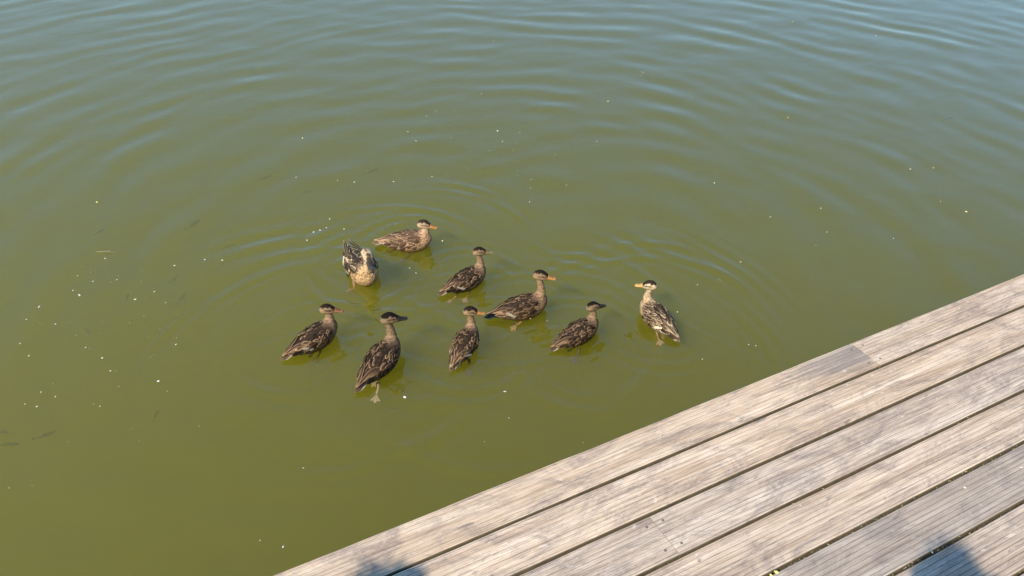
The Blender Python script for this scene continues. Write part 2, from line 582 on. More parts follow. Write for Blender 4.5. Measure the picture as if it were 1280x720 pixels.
# ------------------------------------------------------------------ ducks
PAL = {
    'brown': dict(ctr=(0.016, 0.0095, 0.0055), edge=(0.34, 0.205, 0.105), breast=(0.27, 0.16, 0.085), neck=(0.32, 0.20, 0.11), cheek=(0.33, 0.215, 0.115), cap=(0.018, 0.011, 0.007), flank=(0.22, 0.155, 0.10), tail=(0.62, 0.52, 0.40)),
    'dark': dict(ctr=(0.012, 0.0075, 0.0045), edge=(0.28, 0.165, 0.085), breast=(0.21, 0.125, 0.065), neck=(0.28, 0.18, 0.10), cheek=(0.27, 0.18, 0.10), cap=(0.010, 0.007, 0.005), flank=(0.17, 0.12, 0.08), tail=(0.58, 0.50, 0.40)),
    'tan': dict(ctr=(0.075, 0.042, 0.023), edge=(0.48, 0.30, 0.165), breast=(0.46, 0.275, 0.145), neck=(0.46, 0.29, 0.165), cheek=(0.50, 0.345, 0.20), cap=(0.030, 0.020, 0.014), flank=(0.46, 0.33, 0.21), tail=(0.62, 0.50, 0.37)),
    'hen': dict(ctr=(0.022, 0.014, 0.009), edge=(0.60, 0.43, 0.24), breast=(0.50, 0.31, 0.145), neck=(0.54, 0.365, 0.19), cheek=(0.58, 0.42, 0.24), cap=(0.06, 0.045, 0.03), flank=(0.55, 0.42, 0.27), tail=(0.70, 0.60, 0.46)),
    'pale': dict(ctr=(0.026, 0.017, 0.011), edge=(0.46, 0.32, 0.18), breast=(0.46, 0.31, 0.165), neck=(0.54, 0.385, 0.22), cheek=(0.60, 0.45, 0.27), cap=(0.028, 0.020, 0.014), flank=(0.58, 0.47, 0.34), tail=(0.72, 0.63, 0.50)),
}
BILL = {'orange': ((0.40, 0.19, 0.055), (0.10, 0.06, 0.03)), 'dark': ((0.055, 0.05, 0.045), (0.05, 0.045, 0.04)), 'olive': ((0.24, 0.17, 0.07), (0.16, 0.12, 0.06)),
        'black': ((0.028, 0.024, 0.022), (0.02, 0.018, 0.016)), 'rust': ((0.26, 0.115, 0.055), (0.12, 0.06, 0.035)), 'yellow': ((0.52, 0.31, 0.10), (0.30, 0.17, 0.07))}
ST = np.array([  # x, centre z, half width, height above, height below
    (-0.205, 0.026, 0.007, 0.004, 0.005), (-0.185, 0.029, 0.016, 0.009, 0.011), (-0.150, 0.034, 0.027, 0.018, 0.024), (-0.110, 0.037, 0.043, 0.033, 0.046),
    (-0.060, 0.036, 0.061, 0.051, 0.064), (-0.010, 0.036, 0.071, 0.062, 0.074), (0.035, 0.040, 0.072, 0.064, 0.076), (0.075, 0.047, 0.064, 0.058, 0.072),
    (0.105, 0.056, 0.050, 0.046, 0.058), (0.127, 0.062, 0.030, 0.030, 0.036), (0.137, 0.064, 0.011, 0.011, 0.013)])


def sect(x):
    r = [float(np.interp(x, ST[:, 0], ST[:, i])) for i in range(1, 5)]
    r[1] *= 0.89
    return r


def surf(x, a):
    """point on the trunk: a = angle from straight up, + to the left"""
    zc, hw, hu, hd = sect(x)
    h = hu if abs(a) < math.pi / 2 else hd
    return Vector((x, hw * math.sin(a), zc + h * math.cos(a)))


def surfn(x, a):
    e = 0.004
    tx = surf(x + e, a) - surf(x - e, a)
    ta = surf(x, a + 0.05) - surf(x, a - 0.05)
    n = tx.cross(ta).normalized()
    p = surf(x, a)
    zc = sect(x)[0]
    if n.dot(p - Vector((x, 0, zc))) < 0:
        n = -n
    return n


PROF = (0.5, 0.92, 1.0, 0.82, 0.22)


def feather(V, F, C, x, a, l, w, off, lift, ctr, edge, g, da=0.0, bright=1.0):
    o = len(V)
    t = g.uniform(0.8, 1.2)
    for i in range(5):
        s = i / 4
        xx = max(-0.200, x - l * s)
        over = (x - l * s) - xx
        aa = a + da * s
        p = surf(xx, aa)
        n = surfn(xx, aa)
        side = n.cross(Vector((-1, 0, 0))).normalized()
        p = p + Vector((over, 0, 0))
        for j in range(-2, 3):
            u = j / 2
            q = p + side * (w * PROF[i] * u) + n * (off + lift * s + 0.22 * w * (1 - u * u))
            V.append(q)
            k = 1.0 if abs(j) == 2 or i == 4 else (0.22 if abs(j) == 1 else (0.0 if i else 0.05))
            if j == 0 and 0 < i < 4:
                k = 0.06
            C.append([t * bright * (ctr[c] * (1 - k) + edge[c] * k) for c in range(3)])
    for i in range(4):
        for j in range(4):
            b = o + i * 5 + j
            F.append((b, b + 1, b + 6, b + 5))


def feather_mat():
    m = N('duck_feathers')
    at = m.n('Attribute', attribute_name='Col')
    tcc = m.n('TexCoord').outputs['Object']
    mp = m.n('Mapping', ins={'Vector': tcc, 'Scale': (90, 420, 300)}).outputs[0]
    nz = m.n('TexNoise', ins={'Vector': mp, 'Scale': 1.0, 'Detail': 3.0}).outputs['Fac']
    c = m.mix(0.7, at.outputs['Color'], m.ramp(nz, [(0.3, (0.72,) * 3), (0.7, (1.22,) * 3)]), 'MULTIPLY')
    b = m.n('BsdfPrincipled', ins={'Base Color': c, 'Roughness': 0.7, 'Specular IOR Level': 0.08})
    m.link(b.outputs[0], m.out.inputs['Surface'])
    return m.m


def down_mat():
    """head, neck, breast: base colour from the vertices, flecked with dark streaks (alpha = how much)"""
    m = N('duck_down')
    at = m.n('Attribute', attribute_name='Col')
    tcc = m.n('TexCoord').outputs['Object']
    mp = m.n('Mapping', ins={'Vector': tcc, 'Scale': (95, 130, 95)}).outputs[0]
    nz = m.n('TexNoise', ins={'Vector': mp, 'Scale': 1.0, 'Detail': 3.0, 'Roughness': 0.6, 'Distortion': 0.6}).outputs['Fac']
    k = m.ramp(nz, [(0.44, (0, 0, 0)), (0.60, (1, 1, 1))])
    c = m.mix(m.math('MULTIPLY', k, at.outputs['Alpha']), at.outputs['Color'], (0.05, 0.033, 0.022))
    nf = m.n('TexNoise', ins={'Vector': tcc, 'Scale': 420.0, 'Detail': 2.0}).outputs['Fac']
    c = m.mix(0.6, c, m.ramp(nf, [(0.3, (0.75,) * 3), (0.7, (1.2,) * 3)]), 'MULTIPLY')
    bu = m.n('Bump', ins={'Height': nz, 'Strength': 0.4, 'Distance': 0.003})
    b = m.n('BsdfPrincipled', ins={'Base Color': c, 'Roughness': 0.8, 'Specular IOR Level': 0.06, 'Normal': bu.outputs[0]})
    m.link(b.outputs[0], m.out.inputs['Surface'])
    return m.m


FEATHER, DOWN = feather_mat(), down_mat()
BILLMAT = colmat('duck_bill', 0.6, 0.06)
EYE = plain('duck_eye', (0.008, 0.006, 0.005), 0.12, 0.6, 0.1)
LEGMAT = colmat('duck_leg', 0.55, 0.4)


def lerp3(A, B, k):
    k = k[:, None]
    return A * (1 - k) + B * k


def ellipsoid_pts(c, r, n=8, mrings=5):
    rings = []
    for i in range(1, mrings + 1):
        t = math.pi * i / (mrings + 1)
        rings.append([Vector((c[0] + r[0] * math.sin(t) * math.cos(2 * math.pi * j / n), c[1] + r[1] * math.sin(t) * math.sin(2 * math.pi * j / n), c[2] + r[2] * math.cos(t))) for j in range(n)])
    return loft(rings)


HEADST = [  # u forward, centre w, half width, half height
    (-0.044, -0.001, 0.004, 0.004), (-0.040, -0.001, 0.014, 0.016), (-0.030, 0.000, 0.0215, 0.025), (-0.014, 0.002, 0.0255, 0.0305), (0.003, 0.002, 0.0260, 0.0310),
    (0.017, -0.001, 0.0235, 0.0275), (0.029, -0.005, 0.0190, 0.0215), (0.039, -0.008, 0.0150, 0.0155), (0.046, -0.010, 0.0115, 0.0115)]
BILLST = [  # u, top w, bottom w, half width
    (0.036, 0.006, -0.024, 0.0150), (0.044, 0.0015, -0.0235, 0.0142), (0.054, -0.0055, -0.0225, 0.0132), (0.065, -0.0105, -0.0215, 0.0135), (0.076, -0.0135, -0.0212, 0.0140),
    (0.083, -0.0150, -0.0208, 0.0125), (0.088, -0.0162, -0.0205, 0.0085), (0.090, -0.0172, -0.0200, 0.0035)]


def make_duck(i, d, label):
    g = random.Random(100 + i)
    pal = {k: np.array(v) for k, v in PAL[d['pal']].items()}
    hd = math.atan2(d['dir'].y, d['dir'].x)
    root = thing('duck', label, 'duck', (d['loc'].x + 0.006 * d['dir'].x, d['loc'].y + 0.006 * d['dir'].y, -0.009), hd, 'ducks swimming on the pond')
    s = d['scale']
    root.scale = (s, s * (1.12 if d['pal'] == 'hen' else 1.0), s)
    if d.get('pitch'):
        root.rotation_euler = (0, R(-d['pitch'] * -1), hd)
    yaw = R(d['yaw']) - hd
    yaw = math.atan2(math.sin(yaw), math.cos(yaw))
    cyw, syw = math.cos(yaw), math.sin(yaw)
    Hc = Vector((0.096, 0.0, 0.200 + d['lift']))
    nod = R(d.get('nod', 0))
    rot = Matrix.Rotation(yaw, 3, 'Z') @ Matrix.Rotation(nod, 3, 'Y')

    def hw(u, v, w):
        return Hc + rot @ Vector((u, v, w))
    # trunk + neck + head as closed solids, fused into one skin
    n = 20
    xs_ = np.concatenate([np.linspace(-0.204, 0.10, 22), np.linspace(0.112, 0.136, 4)])
    trunk = loft([[surf(x, 2 * math.pi * j / n) for j in range(n)] for x in xs_])
    base = hw(-0.012, 0, -0.012)
    m1 = Vector((0.104, 0, 0.112)).lerp(base, 0.08)
    m2 = Vector((0.104, 0, 0.142)).lerp(base, 0.40)
    neck = tube([(0.050, 0, 0.048), (0.082, 0, 0.082), m1, m2, base, hw(-0.006, 0, 0.004)], [0.050, 0.040, 0.0245, 0.0175, 0.0165, 0.017], 14)
    head = loft([[hw(u, a_ * math.cos(2 * math.pi * j / 14), w + b_ * math.sin(2 * math.pi * j / 14)) for j in range(14)] for u, w, a_, b_ in HEADST])
    v, f = join(trunk, neck, head)
    me = mesh('duck_raw', v, f)
    fix_normals(me)
    tmp = bpy.data.objects.new('tmp', me)
    COL.objects.link(tmp)
    rm = tmp.modifiers.new('r', 'REMESH')
    rm.mode = 'VOXEL'
    rm.voxel_size = 0.0036
    smo = tmp.modifiers.new('s', 'SMOOTH')
    smo.factor = 0.5
    smo.iterations = 6
    dg = bpy.context.evaluated_depsgraph_get()
    body_me = bpy.data.meshes.new_from_object(tmp.evaluated_get(dg))
    bpy.data.objects.remove(tmp)
    bpy.data.meshes.remove(me)
    body_me.name = 'body'
    body_me.polygons.foreach_set('use_smooth', [True] * len(body_me.polygons))
    co = np.empty(len(body_me.vertices) * 3, np.float32)
    body_me.vertices.foreach_get('co', co)
    co = co.reshape(-1, 3)
    q = (co - np.array(Hc)) @ np.array(rot)          # head coordinates
    u, vv, w = q[:, 0], np.abs(q[:, 1]), q[:, 2]
    x, y, z = co[:, 0], co[:, 1], co[:, 2]
    jit = np.array([mnoise.noise(Vector(p) * 90) for p in co])
    back = smoothstep(0.060, 0.082, z + 0.008 * jit) * smoothstep(0.085, 0.055, x)
    c = np.tile(pal['breast'], (len(co), 1))
    k_rear = smoothstep(-0.02, -0.08, x)
    c = lerp3(c, pal['flank'], k_rear)
    under = smoothstep(0.035, 0.015, z) * smoothstep(-0.12, -0.15, x)
    c = lerp3(c, pal['tail'], under)
    c = lerp3(c, pal['ctr'] * 1.6, back)
    al = 0.75 - 0.35 * under
    kn = smoothstep(0.085, 0.135, z) * smoothstep(0.02, 0.06, x)
    c = lerp3(c, pal['neck'], kn)
    al = al * (1 - kn) + 0.62 * kn
    wet = smoothstep(0.016, 0.004, z + 0.006 * jit)      # soaked feathers at the waterline
    c = c * (1 - 0.45 * wet)[:, None]
    # back of the neck a little darker
    nape = smoothstep(-0.012, -0.024, u) * kn
    c = lerp3(c, pal['neck'] * 0.8, nape * 0.4)
    kh = smoothstep(-0.040, -0.026, w) * smoothstep(0.062, 0.050, np.sqrt(u * u + vv * vv + w * w)) * kn
    c = lerp3(c, pal['cheek'], kh)
    al = al * (1 - kh) + 0.18 * kh
    HS = np.array(HEADST)
    wr = (w - np.interp(u, HS[:, 0], HS[:, 1])) / np.interp(u, HS[:, 0], HS[:, 3]) + 0.06 * jit
    cap = smoothstep(0.50, 0.70, wr - (0.30 if d['pal'] == 'hen' else 0.0) + 0.30 * smoothstep(0.022, 0.034, u) - 0.10 * smoothstep(-0.012, -0.038, u) + 0.22 * jit) * smoothstep(-0.046, -0.036, u)
    line = smoothstep(0.24, 0.08, np.abs(wr - 0.14 + 0.12 * jit)) * smoothstep(-0.030, -0.006, u)
    lore = smoothstep(0.030, 0.036, u) * 0.0
    kd = np.clip(np.maximum(np.maximum(cap, line * 0.8), lore), 0, 1) * kh
    c = lerp3(c, pal['cap'], kd)
    brow = smoothstep(0.30, 0.40, wr) * (1 - kd) * kh * (0.0 if d['pal'] == 'pale' else (0.3 if d['pal'] == 'hen' else 0.65))
    c = lerp3(c, pal['cheek'] * 0.55, brow)
    # dusky cheek smudge
    smg = np.exp(-((u + 0.006) ** 2 + (w + 0.011) ** 2) / 0.00006) * kh * 0.35
    c = lerp3(c, pal['cheek'] * 0.45, smg)
    al = al * (1 - kd)
    setcol(body_me, np.concatenate([c, al[:, None]], 1))
    link('body', body_me, DOWN, root)

    # back plumage and wings: shingled feathers
    parts = {'back_plumage': ([], [], []), 'wing_l': ([], [], []), 'wing_r': ([], [], [])}
    ctr, edge = pal['ctr'], pal['edge']
    big = 1.25 if d['pal'] == 'hen' else 1.0
    row = 0
    xx = 0.066
    while xx > -0.150:
        zc, hwid, hu, _ = sect(xx)
        peri = math.pi * (hwid + hu) / 2
        l = min(0.027 + 0.11 * max(0, 0.066 - xx), 0.048) * big
        wd = (0.0115 + 0.022 * max(0, 0.06 - xx)) * big * 0.95
        amax = R(72 if xx > 0.04 else (96 if xx > -0.08 else 80))
        step = max(0.1, 1.45 * wd / max(peri, 0.05) * math.pi)
        na = int(amax / step)
        for j in range(-na, na + 1):
            a = (j + (0.5 if row % 2 else 0.0)) * step + g.uniform(-0.03, 0.03)
            if abs(a) > amax:
                continue
            key = 'back_plumage' if abs(a) < R(34) else ('wing_l' if a > 0 else 'wing_r')
            bulge = 0.0
            if key != 'back_plumage':
                bulge = 0.007 * math.exp(-((abs(a) - R(62)) / R(30)) ** 2) * smoothstep(0.075, 0.03, np.float64(xx)) * smoothstep(-0.17, -0.10, np.float64(xx))
            P = parts[key]
            feather(P[0], P[1], P[2], xx + g.uniform(-0.009, 0.009), a, l * g.uniform(0.8, 1.35), wd * g.uniform(0.6, 1.05), 0.0012 + bulge + g.uniform(0, 0.002), g.uniform(0.002, 0.007), ctr, ctr + (edge - ctr) * g.choice((0.08, 0.2, 0.5, 0.85, 1.2)), g, da=g.uniform(-0.25, 0.25), bright=g.uniform(0.75, 1.2))
        xx -= l * 0.52
        row += 1
    for sgn, key in ((1, 'wing_l'), (-1, 'wing_r')):
        P = parts[key]
        for k in range(7):        # long folded flight feathers, ending over the rump
            a = sgn * R(70 - 7 * k)
            feather(P[0], P[1], P[2], -0.050 - 0.008 * k, a, 0.085 + 0.004 * k, 0.0085, 0.006 + 0.001 * k, 0.003, ctr * 0.9, edge * 1.0, g, da=-sgn * R(18))
        if d['pal'] in ('hen', 'pale', 'brown'):
            wb = edge * 0 + np.array((0.60, 0.49, 0.35)) * (0.9 if d['pal'] != 'brown' else 0.5)
            for k in range(4):    # pale tips of the greater coverts
                feather(P[0], P[1], P[2], -0.062 - 0.010 * k, sgn * R(88 - 7 * k), 0.020, 0.0075, 0.012, 0.003, wb, wb, g)
    if d['pal'] == 'hen':         # wing tips crossed and lifted over the rump
        for sgn, key in ((1, 'wing_l'), (-1, 'wing_r')):
            P = parts[key]
            for k in range(2):
                feather(P[0], P[1], P[2], -0.060 - 0.010 * k, sgn * R(46 - 6 * k), 0.135, 0.007, 0.010, 0.042 - 0.010 * k, ctr * 0.6, edge * 0.35, g, da=-sgn * R(30))
    for key, nm in (('back_plumage', 'back_plumage'), ('wing_l', 'wing'), ('wing_r', 'wing')):
        Vv, Ff, Cc = parts[key]
        link(nm, mesh(nm, Vv, Ff, True, Cc), FEATHER, root)

    # tail fan
    Vv, Ff, Cc = [], [], []
    for k in range(-4, 5):
        o = len(Vv)
        ang = -k * R(0.5 if abs(k) < 3 else 1.5)
        bx, by, bz = -0.150, 0.0036 * k, 0.048 - 0.0022 * abs(k)
        L = 0.080 - 0.006 * abs(k)
        e = pal['tail'] if abs(k) >= 3 else pal['edge']
        cc = pal['ctr'] if abs(k) < 4 else pal['ctr'] * 2
        for ii in range(5):
            sfr = ii / 4
            for j in (-1, 0, 1):
                ww = 0.0095 * PROF[ii] * j
                px = bx - math.cos(ang) * L * sfr + math.sin(ang) * ww
                py = by + math.sin(ang) * L * sfr * 0.9 + math.cos(ang) * ww
                Vv.append((px, py, bz - 0.022 * sfr + 0.0012 * (1 - abs(j)) + (0.0008 * (k % 2))))
                kk = (0.75 if abs(k) >= 3 else 0.4) if j else (0.5 if ii == 4 else 0.0)
                Cc.append(list(cc * (1 - kk) + e * kk))
        for ii in range(4):
            for j in range(2):
                b = o + ii * 3 + j
                Ff.append((b, b + 1, b + 4, b + 3))
    link('tail', mesh('tail', Vv, Ff, True, Cc), FEATHER, root)

    # bill
    col, tip = (np.array(t) for t in BILL[d['bill']])
    rings, cols = [], []
    for (bu_, tw, bw, hwid) in BILLST:
        ring = []
        for j in range(12):
            t = 2 * math.pi * j / 12
            cz = math.sin(t)
            ring.append(hw(0.036 + (bu_ - 0.036) * 0.90, 1.05 * hwid * math.cos(t), (tw + bw) / 2 + 1.22 * (tw - bw) / 2 * cz))
            kt = float(smoothstep(0.078, 0.092, np.float64(bu_)))
            kr = 0.30 if cz > 0.8 and bu_ < 0.075 else 0.0
            cc = col * (1 - kt) + tip * kt
            cols.append(list(cc * (1 - kr)))
        rings.append(ring)
    vb, fb = loft(rings)
    bm_ = mesh('bill', vb, fb, True, cols)
    fix_normals(bm_)
    link('bill', bm_, BILLMAT, root)
    for sgn in (1, -1):
        ve, fe = ellipsoid_pts((0, 0, 0), (0.0046, 0.0030, 0.0046))
        p0 = hw(0.012, sgn * 0.0218, 0.0052)
        eo = link('eye', mesh('eye', [rot @ vv_ for vv_ in ve], fe), EYE, root)
        eo.location = p0

    # legs paddling under water, each ending in a webbed foot
    inv = Matrix.Rotation(-hd, 3, 'Z')
    for sgn in (1, -1):
        fl = inv @ Vector((d['foot'][0] - d['loc'].x, d['foot'][1] - d['loc'].y, 0)) / s
        sd = 1 if fl.y > 0 else -1
        if sgn == sd:
            ft = Vector((fl.x, fl.y, -0.058))
            hip = Vector((max(-0.09, min(0.0, fl.x + 0.035)), max(-0.05, min(0.05, fl.y * 0.75)), -0.020))
        else:
            ft = Vector((-0.020, sgn * 0.018, -0.075))
            hip = Vector((0.0, sgn * 0.026, -0.020))
        mid = hip.lerp(ft, 0.55) + Vector((0.006, 0, -0.004))
        vl, fl_ = tube([hip, mid, ft], [0.011, 0.0065, 0.0058], 8)
        lc = np.array((0.30, 0.18, 0.10)) if d['pal'] in ('pale', 'hen') or i in (2, 3) else (np.array((0.33, 0.24, 0.14)) if i == 6 else np.array((0.075, 0.055, 0.035)))
        lo = link('leg', mesh('leg', vl, fl_, True, np.tile(lc, (len(vl), 1))), LEGMAT, root)
        # foot: three toes with webbing, trailing back
        dv_ = (ft - hip)
        bd = Vector((-0.75, 0.25 * sgn, -0.35)).normalized()
        sdv = bd.cross(Vector((0.3, 0.1, 1))).normalized()
        up = sdv.cross(bd).normalized()
        fv, ff, fc = [], [], []
        for lay, zz in ((0, 0.0016), (1, -0.0016)):
            fv.append(ft + up * zz); fc.append(lc)
            for t_, r_ in ((-1.0, 0.042), (-0.5, 0.036), (0.0, 0.047), (0.5, 0.036), (1.0, 0.042)):
                fv.append(ft + (bd * math.cos(t_ * 0.62) + sdv * math.sin(t_ * 0.62)) * r_ + up * zz)
                fc.append(lc * (1.35 if abs(t_) != 0.5 else 0.9))
        for k in range(1, 5):
            ff += [(0, k, k + 1), (6, 6 + k + 1, 6 + k), (k, 6 + k, 6 + k + 1, k + 1)]
        ff += [(0, 6, 7, 1), (0, 5, 11, 6)]
        link('webbed_foot', mesh('webbed_foot', fv, ff, False, fc), LEGMAT, lo)
    return root


LABELS = [
    'light tan duck with orange bill swimming right, farthest back in the flock',
    'mottled hen duck facing the camera with its tail raised and head turned down',
    'brown duck with dull olive bill and a pale wing spot, right of the hen',
    'brown duck with orange bill and upright neck whose tail touches the bill of another duck',
    'dark brown duck with black bill, nearest to the pale duck facing left',
    'brown duck seen from behind with its orange bill pointing at the tail of another duck',
    'dark duck with black bill and tall neck, lowest and closest to the camera',
    'brown duck with reddish bill at the far left of the flock',
    'pale duck with yellow bill facing left, the only one swimming left, beside the dock',
]
for i, d in enumerate(DUCKS):
    make_duck(i, d, LABELS[i])

FISH=[(-2.269,2.901,34,0.109), (-2.416,2.836,7,0.107), (-2.494,2.914,-6,0.087), (-1.813,3.097,90,0.092), (-2.396,3.702,-45,0.088), (-2.743,4.735,63,0.079), (-2.153,4.848,63,0.139), (-1.825,5.507,39,0.101), (-1.510,5.386,37,0.101), (-1.874,4.663,41,0.106), (-1.060,5.631,45,0.127), (-1.210,5.431,24,0.095), (-2.294,4.022,99,0.088), (-2.000,4.094,75,0.127), (3.713,6.727,27,0.115), (-2.108,4.288,73,0.091),]
SPECKS=[(-2.758,4.840,14.8), (-0.439,4.442,12.6), (-0.214,7.941,12.0), (-1.602,5.826,12.6), (0.771,6.591,13.7), (1.404,5.234,11.6), (3.024,4.895,15.2), (2.827,8.628,13.5), (-0.741,5.803,12.3), (2.198,6.334,13.8), (-0.281,6.696,10.3), (-0.835,5.184,11.3), (0.366,5.167,8.4), (0.109,4.930,10.8), (-0.131,6.003,15.7), (-0.090,5.826,9.2), (0.625,5.851,9.3), (-0.819,5.964,9.5), (-0.574,5.261,8.5), (-2.447,4.190,10.7), (-2.445,3.820,15.2), (-2.500,3.864,10.3), (-2.115,3.784,14.8), (-2.035,3.861,9.9), (-2.422,3.952,10.3), (-2.618,3.704,12.7), (-2.008,4.126,10.2), (-1.936,3.759,7.3), (-2.635,3.589,7.5), (-2.291,3.972,7.7), (-2.533,4.005,7.9), (-2.574,3.388,9.7), (-2.484,3.295,9.5), (-2.101,3.285,11.5), (-2.022,3.189,9.0), (-1.761,3.402,11.3), (-1.755,3.118,13.0), (-2.465,3.559,9.8), (-2.301,3.030,9.0), (-2.216,2.998,8.9), (-2.339,2.945,9.0), (-2.275,2.930,8.9), (-1.851,3.323,4.5), (-1.974,2.937,6.5), (-2.220,3.365,7.0), (-0.517,3.031,14.0), (-0.027,3.083,10.0), (-0.919,2.570,7.5), (-0.913,2.148,8.8), (-0.005,2.900,5.8), (-1.014,2.177,5.3), (1.266,3.477,6.7), (1.303,3.471,6.7), (0.996,3.348,6.4), (0.927,3.753,9.1), (0.341,2.752,3.8), (-1.520,5.219,8.7), (-1.104,5.164,11.4), (-1.224,5.183,8.6), (-1.186,4.676,13.3), (-1.279,4.417,10.3), (-1.847,4.190,10.2), (-1.740,4.184,12.7), (2.418,4.553,8.4), (2.867,5.482,12.9), (3.047,5.512,9.8), (2.906,5.028,9.2), (2.056,4.907,8.6), (1.385,4.255,10.1), (1.083,4.016,7.2), (1.224,4.068,4.9), (1.690,4.783,8.3), (2.014,4.617,8.2), (1.897,4.455,5.3), (2.259,4.145,5.2), (3.556,8.265,13.4), (1.484,6.699,7.0), (2.401,8.442,8.7), (-0.612,4.140,7.2), (0.104,3.674,6.6), (0.196,3.648,6.6), (-1.074,4.563,10.4), (-1.222,4.540,13.0), (-1.259,4.520,13.0), (-1.187,4.569,10.5), (-0.850,4.637,5.2), (-0.750,4.621,5.2), (-0.568,4.084,7.1), (-0.635,6.349,6.6), (-0.487,6.355,6.6), (-0.704,6.256,6.5), (-0.701,6.153,6.5), (-0.480,5.866,6.2), (-0.258,5.780,6.1), (-0.005,5.684,6.0), (0.302,5.618,6.0), (0.042,5.981,6.3), (-0.328,5.387,5.8), (0.027,5.293,5.7), (0.122,5.238,5.6), (0.116,5.125,5.6), (-0.400,5.164,5.6), (0.395,6.164,6.4), (0.496,5.928,6.2), (-0.182,5.665,6.0),]

# ------------------------------------------------------------------ fish just under the surface
FISHMAT = plain('fish_skin', (0.030, 0.030, 0.016), 0.6, 0.3, 0.4, 80)
FLAB = ['dark fish by the left edge, upper one of the pair heading right', 'x']


def fish_mesh(seed):
    g = random.Random(seed)
    bend = g.uniform(-0.10, 0.10)
    stn = [(-0.5, 0.004, 0.012), (-0.42, 0.010, 0.030), (-0.25, 0.035, 0.055), (0.0, 0.062, 0.085), (0.22, 0.066, 0.085), (0.38, 0.050, 0.062), (0.47, 0.028, 0.034), (0.5, 0.010, 0.012)]
    rings = []
    for x, wy, hz in stn:
        yc = bend * (x * x) * 1.6
        rings.append([(x, yc + wy * math.cos(2 * math.pi * j / 10), hz * math.sin(2 * math.pi * j / 10)) for j in range(10)])
    body = loft(rings)
    y0 = bend * 0.25 * 1.6
    tail = ([(-0.46, y0 - 0.006, 0), (-0.46, y0 + 0.006, 0), (-0.68, y0 + bend * 0.3, 0.10), (-0.62, y0 + bend * 0.25, 0.0), (-0.68, y0 + bend * 0.3, -0.10), (-0.63, y0 + bend * 0.25 + 0.01, 0.0)],
            [(0, 2, 3), (1, 5, 2), (0, 3, 4), (1, 4, 5), (0, 1, 2), (0, 4, 1), (2, 5, 3), (3, 5, 4)])
    dors = ([(0.12, 0.004, 0.078), (-0.15, 0.004, 0.07), (-0.12, 0, 0.13), (0.12, -0.004, 0.078), (-0.15, -0.004, 0.07)], [(0, 1, 2), (3, 2, 4), (0, 2, 3), (1, 4, 2)])
    pect = []
    for sg in (1, -1):
        pect.append(([(0.22, sg * 0.06, -0.02), (0.14, sg * 0.06, -0.02), (0.08, sg * 0.13, -0.04), (0.18, sg * 0.06, -0.03)], [(0, 1, 2), (0, 2, 3), (1, 3, 2)]))
    return body, join(tail), join(dors), join(*pect)


FISHLAB = [
    'dark slender fish slanting upward near the left edge, largest of three there',
    'dark fish cut by the left edge, lowest of all the fish',
    'dark fish at the left edge just above another one, heading right',
    'faint upright fish below the round white foam bubble',
    'small dark fish slanting down right among scattered crumbs at left',
    'small dark fish below the large yellow petal at upper left',
    'long dark fish left of the bright ripple crest',
    'dark fish with a crumb at its nose, above the ripple crest',
    'faint fish right of and below the fish with a crumb at its nose',
    'faint fish just left of the bright ripple crest, close to its tip',
    'dark fish directly above the hen duck, farthest of the fish at left',
    'faint fish between the farthest fish and the hen duck',
    'short upright fish beside a row of pale crumbs',
    'long faint fish slanting steeply right of a row of crumbs',
    'lone dark fish in the upper right of the pond',
    'faint fish right of the floating twig, among crumbs',
]
for i, (x, y, a, L) in enumerate(FISH):
    body, tail, dors, pect = fish_mesh(i)
    faint = 'aint' in FISHLAB[i]
    r = thing('fish', FISHLAB[i], 'fish', (x, y, -0.215 if faint else -0.165), R(a), 'fish under the pond surface')
    k = L / 1.15
    r.scale = (k, k * 1.15, k)
    for nm, (v, f) in (('body', body), ('tail_fin', tail), ('dorsal_fin', dors), ('pectoral_fins', pect)):
        link(nm, mesh(nm, v, f, nm == 'body'), FISHMAT, r)

# ------------------------------------------------------------------ crumbs, petals and foam afloat
CRUMB = plain('bread_crumb', (0.54, 0.50, 0.37), 0.8, 0.2, 0.15, 300)
PETAL = plain('yellow_petal', (0.70, 0.56, 0.17), 0.7, 0.2, 0.15, 200)
FOAM = plain('foam_bubble', (0.62, 0.64, 0.58), 0.3, 0.5, 0.2, 200)


def flake(seed, n=9, th=0.35):
    g = random.Random(seed)
    rr = [g.uniform(0.65, 1.15) for _ in range(n)]
    sx = g.uniform(0.7, 1.25)
    rings = []
    for z, q in ((-0.6 * th, 0.55), (-0.2 * th, 0.95), (0.25 * th, 1.0), (0.7 * th, 0.6), (0.85 * th, 0.2)):
        rings.append([(q * sx * rr[j] * math.cos(2 * math.pi * j / n), q / sx * rr[j] * math.sin(2 * math.pi * j / n), z * (0.8 + 0.4 * rr[j])) for j in range(n)])
    v, f = loft(rings)
    return mesh('flake', v, f)


